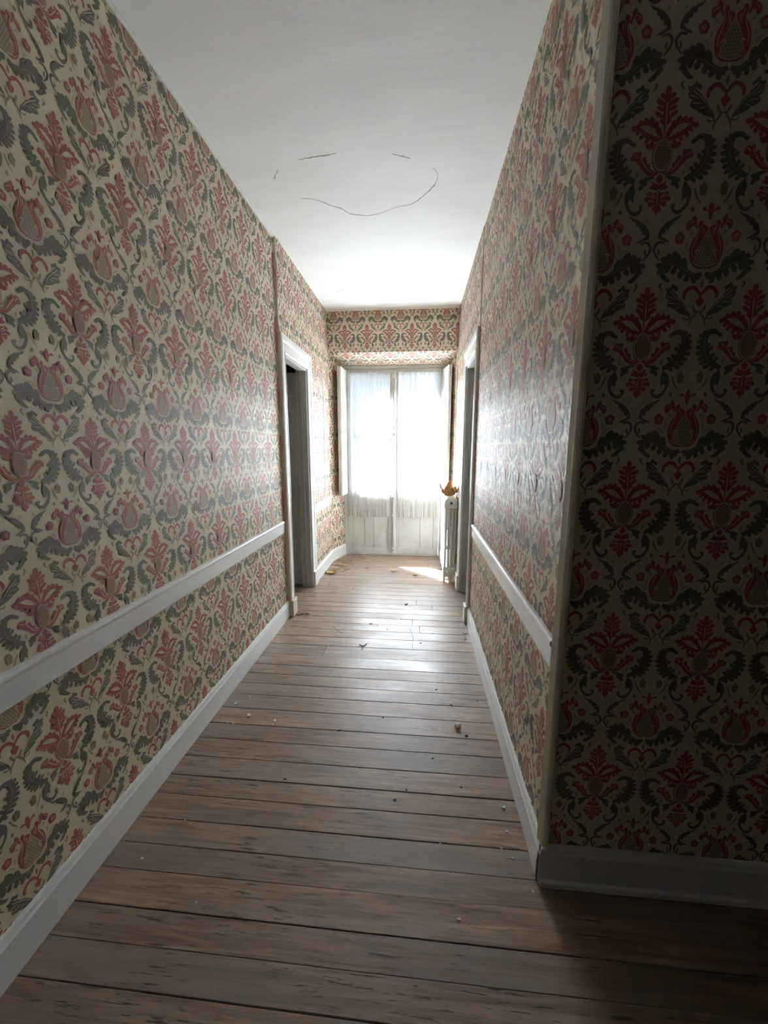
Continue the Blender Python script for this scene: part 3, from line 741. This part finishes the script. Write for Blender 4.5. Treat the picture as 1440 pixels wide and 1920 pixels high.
# interior shutters folded back into the splays
def shutter(a, b_, t, z0, z1):
    a, b_ = Vector((*a, 0)), Vector((*b_, 0)); d = (b_ - a); L = d.length; d.normalize()
    n = Vector((-d.y, d.x, 0)); n = n if n.x * (1 if a.x < 0 else -1) > 0 else -n   # towards the window centre
    def hx(u0, u1, w0, w1, q0, q1):
        q = []
        for z in (q0, q1):
            for w_ in (w0, w1):
                for uu in (u0, u1):
                    c = a + d * uu + n * w_; q.append(P(c.x, c.y, z))
        return MB().hexa(q)
    sh = wpart(hx(0, L, -t, -t * 0.52, z0, z1), 'shutter', M_old)
    wpart(hx(0, L, -t * 0.48, -0.004, z0, z1), 'shutter_leaf', M_white, sh, 0.002)
    for q0, q1 in ((z0, z0 + 0.06), (0.05, 0.11), (z1 - 0.06, z1)):
        wpart(hx(0.035, L - 0.035, -0.004, 0.0, q0, q1), 'rail', M_white, sh, 0.001)
    for u0, u1 in ((0, 0.035), (L - 0.035, L)):
        wpart(hx(u0, u1, -0.004, 0.0, z0, z1), 'stile', M_white, sh, 0.001)
    for q0, q1 in ((z0 + 0.08, 0.03), (0.13, z1 - 0.08)):
        wpart(hx(0.048, L - 0.048, -0.0045, -0.001, q0, q1), 'panel', M_white, sh, 0.003)
    for z in (z0 + 0.15, z1 - 0.15):
        c = a + d * (L + 0.003) - n * 0.004
        wpart(MB().tube([P(c.x, c.y, z - 0.02), P(c.x, c.y, z + 0.02)], 0.006, 8), 'hinge', M_metal, sh, 0)
shutter((-0.652, 3.305), (-0.640, 3.484), 0.034, -0.42, 0.655)
shutter((0.232, 3.305), (0.197, 3.484), 0.028, -0.42, 0.655)

# ------------------------------------------------------------------ curtains
def curtain(name, label, x0, x1, seed):
    rnd = random.Random(seed)
    yb = LY0 - 0.014
    nx, nz = 150, 40
    ph = [rnd.uniform(0, 6.28) for _ in range(6)]; fr = [rnd.uniform(5, 6.5), rnd.uniform(9, 11), rnd.uniform(17, 20)]
    zt, zb = 0.642, -0.632
    def yy(s, t):                              # s across, t down
        amp = 0.005 + 0.006 * t
        q = s * 6.283
        return amp * (0.55 * math.sin(fr[0] * q / 1.0 + ph[0] + 0.5 * math.sin(2.2 * t + ph[3])) + 0.35 * math.sin(fr[1] * q + ph[1] + 0.4 * t) + 0.2 * math.sin(fr[2] * q + ph[2]))
    vs, fs = [], []
    for i in range(nz + 1):
        t = i / nz
        for j in range(nx + 1):
            s = j / nx
            x = x0 + (x1 - x0) * s + 0.004 * math.sin(ph[4] + 9 * s + 2 * t)
            z = zt + (zb - zt) * t + (0.004 * math.sin(7 * s * 3.14 + ph[5]) if i == nz else 0)
            vs.append(P(x, yb + yy(s, t), z))
    for i in range(nz):
        for j in range(nx):
            a = i * (nx + 1) + j; fs.append((a, a + 1, a + nx + 2, a + nx + 1))
    root = tag(empty(name, P((x0 + x1) / 2, yb, zb)), label, 'curtain', 'sheer curtains on the french window')
    inv = Matrix.Translation(-root.location)
    o = MB().add(vs, fs).build('sheer_panel', M_sheer, smooth=True); o.data.transform(inv); o.parent = root
    # hem: second layer of cloth folded up at the bottom, and a heading at the top
    for nm, r0, r1, dy in (('hem', nz - 3, nz, -0.0012), ('heading', 0, 1, -0.0012)):
        v2, f2 = [], []
        for i in range(r0, r1 + 1):
            for j in range(nx + 1): v2.append(Vector(vs[i * (nx + 1) + j]) + Vector((0, dy, 0)))
        for i in range(r1 - r0):
            for j in range(nx):
                a = i * (nx + 1) + j; f2.append((a, a + 1, a + nx + 2, a + nx + 1))
        o = MB().add(v2, f2).build(nm, M_sheer, smooth=True); o.data.transform(inv); o.parent = root
    o = MB().tube([P(x0 - 0.004, yb - 0.001, zt - 0.006), P(x1 + 0.004, yb - 0.001, zt - 0.006)], 0.004, 8).build('curtain_rod', M_old, smooth=True)
    o.data.transform(inv); o.parent = root
curtain('sheer_curtain', 'white sheer curtain on the left leaf of the french window', -0.622, -0.257, 3)
curtain('sheer_curtain', 'white sheer curtain on the right leaf, nearest the radiator', -0.187, 0.176, 8)

# ------------------------------------------------------------------ radiator
def ellipse_ring(cx, cy, rx, ry, z, n=12):
    return [P(cx + rx * math.cos(t), cy + ry * math.sin(t), z) for t in [2 * math.pi * k / n for k in range(n)]]
RX0, RX1, RZ0, RZ1, RY0 = 0.196, 0.286, -0.955, -0.362, 2.785
rad = tag(empty('radiator', P((RX0 + RX1) / 2, RY0 + 0.2, -1)), 'old cream cast iron column radiator by the right wall', 'radiator')
rinv = Matrix.Translation(-rad.location)
ncol, pit = 4, 0.0425
cw = (RX1 - RX0) / ncol
def section():
    m = MB(); cy = 0
    for k in range(ncol):
        cx = RX0 + cw * (k + 0.5)
        zs = [(RZ0 + 0.05, 0.95), (RZ0 + 0.07, 0.72), (RZ0 + 0.2, 0.72), (RZ1 - 0.2, 0.72), (RZ1 - 0.07, 0.72), (RZ1 - 0.05, 0.95)]
        m.loft([ellipse_ring(cx, 0, cw * 0.5 * q * (0.9 if 0 < i < 5 else 1), 0.0165 * (0.8 if 0 < i < 5 else 1), z) for i, (z, q) in enumerate(zs)])
    def header(z0, z1, flip):
        out = []
        n = 10; r = 0.03
        pts = [(RX0, z0), (RX1, z0)] + [(RX1 - r + r * math.cos(t), z1 - r + r * math.sin(t)) for t in [math.pi / 2 * k / 5 for k in range(6)]] + [(RX0 + r - r * math.sin(t), z1 - r + r * math.cos(t)) for t in [math.pi / 2 * k / 5 for k in range(6)]]
        if flip: pts = [(x, z0 + z1 - z) for x, z in pts]
        m.loft([[P(x * 1 + ((RX0 + RX1) / 2 - x) * ins, y, z + ((z0 + z1) / 2 - z) * ins) for x, z in pts] for y, ins in ((-0.019, 0.12), (-0.014, 0), (0.014, 0), (0.019, 0.12))])
    header(RZ1 - 0.075, RZ1, False); header(RZ0, RZ0 + 0.075, True)
    for zz in (RZ0 + 0.222, RZ0 + 0.370):          # webs between columns
        m.box(RX0 + 0.006, RX1 - 0.006, -0.007, 0.007, zz - 0.012, zz + 0.012)
    return m
sec_mesh = None
NSEC = 11
for k in range(NSEC):
    if sec_mesh is None:
        o = section().build('radiator_section', M_rad, rad, bevel=0.0, smooth=False)
        sec_mesh = o.data
        sec_mesh.transform(Matrix.Translation(-P((RX0 + RX1) / 2, 0, -1)))
        for p in sec_mesh.polygons: p.use_smooth = len(p.vertices) == 4 and p.area < 0.003
    else:
        o = bpy.data.objects.new('radiator_section', sec_mesh); C.objects.link(o); o.parent = rad
    o.location = (0, (RY0 + 0.019 + pit * k - (RY0 + 0.2)) * S, 0)
def rpart(m, nm, mat, bev=0.002, smooth=False):
    o = m.build(nm, mat, bevel=bev, smooth=smooth); o.data.transform(rinv); o.parent = rad; return o
xm = (RX0 + RX1) / 2
for z in (RZ1 - 0.037, RZ0 + 0.04):
    rpart(MB().loft([ellipse_ring(0, 0, .001, .001, 0, 16)] if False else [[P(xm + r * math.cos(t), y, z + r * math.sin(t)) for t in [2 * math.pi * j / 18 for j in range(18)]] for y, r in ((RY0, 0.026), (RY0 - 0.006, 0.024), (RY0 - 0.008, 0.018))]), 'end_cap', M_rad, 0.001)
    rpart(MB().loft([[P(xm + r * math.cos(t), y, z + r * math.sin(t)) for t in [2 * math.pi * j / 6 for j in range(6)]] for y, r in ((RY0 - 0.006, 0.011), (RY0 - 0.0135, 0.010))]), 'plug', M_iron if z > -0.6 else M_rad, 0.0005)
for y in (RY0 + 0.02, RY0 + pit * (NSEC - 1) + 0.02):
    for x in (RX0 + 0.010, RX1 - 0.012):
        rpart(MB().loft([ellipse_ring(x, y, 0.010, 0.010, RZ0 + 0.012), ellipse_ring(x, y, 0.006, 0.007, RZ0 - 0.02), ellipse_ring(x - 0.002, y, 0.009, 0.009, -0.9985)]), 'foot', M_rad, 0, True)
rpart(MB().tube([P(xm + 0.028, RY0 - 0.012, RZ0 + 0.04), P(xm + 0.030, RY0 - 0.012, RZ0 - 0.02), P(xm + 0.030, RY0 - 0.012, -1.0)], 0.009, 8), 'supply_pipe', M_rad, 0, True)

# crumpled things on the radiator
def crumpled(name, label, cat, c, rx, ry, hz, mat, seed, jag, flat=False):
    rnd = random.Random(seed); vs, fs = [], []
    nr, na = 7, 34
    for i in range(nr + 1):
        t = i / nr
        for j in range(na):
            a = 2 * math.pi * j / na
            lob = 1 + 0.10 * math.sin(5 * a + seed) + 0.07 * math.sin(9 * a + 2.1 * seed) + rnd.uniform(-0.08, 0.08) * t
            r = (0.10 + 0.90 * t ** 0.8) * lob
            h = hz * (t ** 1.4) * (0.62 + jag * (0.5 * math.sin(4 * a + seed) + 0.4 * math.sin(7 * a + 1.3 * seed) + rnd.uniform(-0.5, 0.5))) + hz * 0.10 * math.sin(11 * a + 5 * t)* t
            vs.append((c.x + rx * r * math.cos(a), c.y + ry * r * math.sin(a), c.z + max(0.0005, h) + 0.001))
    for i in range(nr):
        for j in range(na):
            k = (j + 1) % na; fs.append((i * na + j, i * na + k, (i + 1) * na + k, (i + 1) * na + j))
    fs.append(tuple(range(na)))
    o = MB().add(vs, fs).build(name, mat)
    so = o.modifiers.new('thickness', 'SOLIDIFY'); so.thickness = 0.0012
    return tag(o, label, cat)
top = RZ1
crumpled('paper_sheet', 'crumpled white wrapping lying on top of the radiator', 'wrapping', P(0.228, 3.06, top), 0.07, 0.085, 0.07, M_plastic, 5, 0.5)
crumpled('paper_bag', 'crumpled brown paper bag sitting open on top of the radiator', 'paper bag', P(0.232, 2.875, top + 0.0015), 0.105, 0.105, 0.17, M_kraft, 2, 0.3)

# ------------------------------------------------------------------ debris on the floor
def flake_mesh(seed, sx, sy, th):
    rnd = random.Random(seed); n = rnd.randint(5, 8); a0 = rnd.uniform(0, 6)
    pts = [(sx * rnd.uniform(0.55, 1.0) * math.cos(a0 + 2 * math.pi * i / n), sy * rnd.uniform(0.55, 1.0) * math.sin(a0 + 2 * math.pi * i / n)) for i in range(n)]
    m = MB(); m.loft([[(x, y, 0) for x, y in pts], [(x * 0.95, y * 0.95, th * rnd.uniform(0.7, 1.3)) for x, y in pts], [(x * 0.6, y * 0.6, th * 1.5) for x, y in pts]])
    return m
flakes = [(-0.7,1.32),(-0.62,1.26),(-0.576,1.218),(-0.514,1.241),(-0.513,1.221),(-0.684,1.217),(-0.66,1.213),(-0.667,1.37),(0.254,0.959),(0.247,0.89),(0.071,0.843),(-0.662,0.741),(-0.615,0.845),(-0.595,0.836),(-0.475,0.664),(0.102,0.684),(-0.024,0.764),(0.247,0.823),(0.276,0.752),(0.224,0.844)]
fsz = [10, 12, 5, 8, 6, 4, 5, 5, 9, 7, 4, 4, 4, 3, 3, 5, 3, 4, 4, 4]
for i, ((x, y), s_) in enumerate(zip(flakes, fsz)):
    o = flake_mesh(i + 10, s_ * 0.0016, s_ * 0.0011, s_ * 0.0004).build('plaster_flake', M_flake)
    o.location = P(x, y, -1) + Vector((0, 0, 0.0004)); o.rotation_euler.z = random.uniform(0, 6)
    if i == 0: tag(o, 'white plaster flake against the left skirting, farthest of the scatter', 'plaster flake')
    elif i < 8: tag(o, 'white plaster flake scattered by the left skirting', 'plaster flake')
    elif i in (8, 9, 17, 18, 19): tag(o, 'white plaster crumb by the right skirting corner', 'plaster flake')
    else: tag(o, 'tiny white crumb on the boards in the foreground', 'plaster flake')
    o['group'] = {0: 'flakes', 1: 'scatter by the left skirting'}.get(0 if i == 0 else 1 if i < 8 else 2, 'crumbs by the right skirting' if i in (8, 9, 17, 18, 19) else 'crumbs in the foreground')
o = MB().tube([(-0.016, 0, 0.011), (-0.014, 0, 0.011), (0.0, 0.001, 0.0115), (0.014, 0, 0.011), (0.016, 0, 0.011)], [0.006, 0.0105, 0.011, 0.0105, 0.006], 10).build('plaster_lump', M_flake, smooth=True)
o.location = P(0.157, 1.268, -1); o.rotation_euler.z = 0.4
tag(o, 'small white cylindrical plaster lump on the right side of the boards', 'plaster lump')

bits = [(-0.257,2.062),(-0.216,2.052),(-0.158,2.005),(0.09,1.484),(0.144,1.39),(0.149,1.384),(0.249,1.423),(0.061,1.118),(-0.168,1.059),(0.143,1.015),(-0.052,0.957),(-0.02,0.993),(0.027,1.867),(-0.087,2.14),(-0.266,1.214),(-0.117,1.294),(-0.39,0.997),(0.184,1.228),(0.262,1.925),(-0.641,2.673),(-0.568,2.592),(-0.702,2.645)]
for i, (x, y) in enumerate(bits):
    k = 1.6 if i in (0, 17) else 1.0
    o = flake_mesh(i + 60, 0.009 * k * random.uniform(0.7, 1.3), 0.0035 * k, 0.0022 * k).build('debris_chip', M_bit)
    o.location = P(x, y, -1) + Vector((0, 0, 0.0004)); o.rotation_euler.z = random.uniform(-0.8, 0.8)
    if i == 17: tag(o, 'dark moth-like scrap near the white plaster lump', 'debris', 'dark scraps')
    elif i > 18: tag(o, 'dark crumb on the boards at the left doorway', 'debris', 'crumbs at the left doorway')
    elif y > 1.8: tag(o, 'small dark chip on the middle floorboards', 'debris', 'chips in the middle of the corridor')
    else: tag(o, 'small dark chip on the nearer floorboards', 'debris', 'chips on the nearer boards')
def wire(name, pts, r, label, cat, mat=M_bit):
    b = MB().tube([P(x, y, -1) + Vector((0, 0, r + 0.0005)) for x, y in catmull(pts, 4, closed=False)], r, 6)
    return tag(b.build(name, mat, smooth=True), label, cat)
tw = wire('twig', [(-0.287,1.828),(-0.267,1.808),(-0.249,1.836)], 0.0022, 'small forked dark twig in the middle of the floor', 'twig')
b = MB().tube([P(x, y, -1) + Vector((0, 0, 0.0025)) for x, y in [(-0.267,1.808),(-0.265,1.79),(-0.267,1.771)]], 0.002, 6).build('twig_branch', M_bit, tw)
wire('thread', [(-0.467,2.016),(-0.441,1.979),(-0.417,1.95),(-0.396,1.933)], 0.0012, 'short dark thread left of the forked twig', 'thread')
wire('thread', [(-0.034,2.029),(-0.021,1.967),(-0.012,1.909),(-0.016,1.852),(-0.013,1.799)], 0.0010, 'long curved hair on the boards right of centre', 'thread')
wire('thread', [(0.255,1.999),(0.262,1.988),(0.272,1.99),(0.280,2.0)], 0.0018, 'curled dark thread against the right skirting', 'thread')

def leaf_mesh(seed, L, W, curl):
    rnd = random.Random(seed); vs, fs = [], []
    n = 9
    lob = [rnd.uniform(0.75, 1.15) for _ in range(n + 1)]
    for i in range(n + 1):
        t = i / n; w_ = W * math.sin(math.pi * min(1, t * 0.92 + 0.04)) ** 0.8 * lob[i]
        for k in (-1, -0.5, 0, 0.5, 1):
            z = 0.0012 + curl * (k * k) * 0.7 + curl * 0.9 * (t - 0.5) ** 2 * (1 + 0.5 * k)
            vs.append((L * (t - 0.5), w_ * k * (1 - 0.2 * abs(k)), z))
    for i in range(n):
        for k in range(4):
            a = i * 5 + k; fs.append((a, a + 1, a + 6, a + 5))
    return MB().add(vs, fs)
pile = [(-0.715,2.935),(-0.671,2.913),(-0.658,3.038),(-0.705,3.151),(-0.67,3.14),(-0.646,3.157),(-0.616,3.145),(-0.604,3.208),(-0.677,3.314),(-0.695,3.262),(-0.576,3.031),(-0.555,3.062),(-0.594,2.988),(-0.557,3.181),(-0.508,3.081),(-0.605,3.321),(-0.535,3.397),(-0.501,3.435),(-0.422,3.289),(-0.413,3.075),(-0.186,3.012),(-0.009,2.936),(-0.582,3.445),(-0.675,2.994),
        (-0.69,3.05),(-0.63,3.09),(-0.60,3.12),(-0.645,3.24),(-0.58,3.27),(-0.53,3.13),(-0.62,3.38),(-0.48,3.36)]
big = {1: 2.6, 23: 1.8, 0: 1.7, 2: 1.3, 20: 1.5, 21: 1.3, 10: 1.3}
for i, (x, y) in enumerate(pile):
    k = big.get(i, random.uniform(0.75, 1.15))
    o = leaf_mesh(i, 0.042 * k, 0.016 * k, 0.012 * k).build('dry_leaf', M_leaf if i % 3 == 1 else M_leaf2)
    so = o.modifiers.new('thickness', 'SOLIDIFY'); so.thickness = 0.0006; so.offset = 1
    o.location = P(x, y, -1) + Vector((0, 0, 0.0002)); o.rotation_euler.z = random.uniform(-0.7, 0.7)
    if i == 1: tag(o, 'largest golden dry leaf, near the left skirting by the window', 'leaf')
    elif i == 0: tag(o, 'pale curled leaf touching the left skirting, nearest the door', 'leaf')
    elif i == 20: tag(o, 'single pale dry leaf lying in the middle of the floor before the window', 'leaf')
    elif i == 21: tag(o, 'dry leaf near the sunlit patch, away from the pile', 'leaf')
    else: tag(o, 'small pale dry leaf scattered below the left shutter', 'leaf')
    if i not in (0, 1, 20, 21): o['group'] = 'dry leaves scattered by the window'
for i, ((x, y), lab) in enumerate([((-0.062,2.354), 'dark brown curled leaf on the boards right of centre'), ((-0.705,2.134), 'brown leaf scrap at the foot of the left door frame, leftmost'), ((-0.687,2.151), 'brown leaf scrap at the left door frame, middle of three'), ((-0.655,2.154), 'pale-edged leaf scrap at the left door frame, rightmost of three')]):
    o = leaf_mesh(90 + i, 0.034, 0.010, 0.008).build('dry_leaf', M_leafb)
    so = o.modifiers.new('thickness', 'SOLIDIFY'); so.thickness = 0.0006; so.offset = 1
    o.location = P(x, y, -1) + Vector((0, 0, 0.0002)); o.rotation_euler.z = random.uniform(-0.2, 0.9)
    tag(o, lab, 'leaf')

# ------------------------------------------------------------------ across the street
FYB = 9.0
bl = tag(empty('building', P(-1.5, FYB, -4)), 'pale shaded house facade seen through the sheer curtains', 'building')
binv = Matrix.Translation(-bl.location)
def bpart(m, nm, mat, parent=bl, bev=0.0):
    o = m.build(nm, mat, bevel=bev); o.data.transform(binv); o.parent = parent; return o
bpart(MB().box(-14, 9, FYB, FYB + 4, -4, 6.4), 'wall', M_facade)
for z in (0.02, -1.05, 2.25):
    bpart(MB().box(-14, 9, FYB - 0.06, FYB + 0.01, z, z + 0.10), 'string_course', M_facade)
for cx in (-4.5, -3.0, -1.45, 0.1, 1.6, 3.1):
    for z0 in (0.20, 2.45, -2.4):
        f = bpart(MB().box(cx - 0.24, cx + 0.24, FYB - 0.03, FYB + 0.02, z0 - 0.06, z0 + 0.95), 'window', M_facade)
        bpart(MB().box(cx - 0.17, cx + 0.17, FYB - 0.045, FYB - 0.029, z0, z0 + 0.88), 'pane', M_fwin, f)
        for s_ in (-1, 1):
            bpart(MB().box(cx + s_ * 0.36 - 0.12, cx + s_ * 0.36 + 0.12, FYB - 0.035, FYB - 0.002, z0 - 0.02, z0 + 0.92), 'shutter', M_fsh, f)
        bpart(MB().box(cx - 0.30, cx + 0.30, FYB - 0.07, FYB - 0.02, z0 - 0.10, z0 - 0.06), 'sill', M_facade, f)
bpart(MB().box(-14.2, 9.2, FYB - 0.25, FYB + 4.2, 6.4, 6.55), 'cornice', M_facade)
bpart(MB().hexa([P(x, y, 6.55) for y in (FYB - .2, FYB + 4.2) for x in (-14.2, 9.2)] + [P(x, y, 7.6) for y in (FYB + 2, FYB + 2.01) for x in (-14.2, 9.2)]), 'roof', M_roof)
tag(MB().box(-14, 9, YO + 0.001, FYB + 4, -4.1, -4.0).build('street', simple('street_asphalt', (0.22, 0.22, 0.22), 0.9)), 'pale street far below the window, between the houses', 'street', kind='structure')

# ------------------------------------------------------------------ tell look-alike scraps apart by their order from the viewer
ORD = ['nearest', 'second nearest', 'third nearest', 'fourth nearest', 'fifth nearest', 'sixth nearest', 'seventh nearest', 'eighth nearest', 'ninth nearest', 'tenth nearest', 'eleventh nearest', 'twelfth nearest', 'thirteenth nearest', 'fourteenth nearest', 'fifteenth nearest', 'sixteenth nearest', 'seventeenth nearest', 'eighteenth nearest', 'nineteenth nearest', 'twentieth nearest'] + ['%s nearest' % w for w in ('twenty-first', 'twenty-second', 'twenty-third', 'twenty-fourth', 'twenty-fifth', 'twenty-sixth', 'twenty-seventh', 'twenty-eighth', 'twenty-ninth', 'thirtieth')]
same = {}
for o in C.objects:
    if o.parent is None and o.get('group') and o.get('category') in ('leaf', 'debris', 'plaster flake'): same.setdefault(o['label'], []).append(o)
for lab, os_ in same.items():
    if len(os_) > 1:
        for w_, o in zip(ORD, sorted(os_, key=lambda q: q.location.y)): o['label'] = '%s, %s the viewer' % (lab, w_)
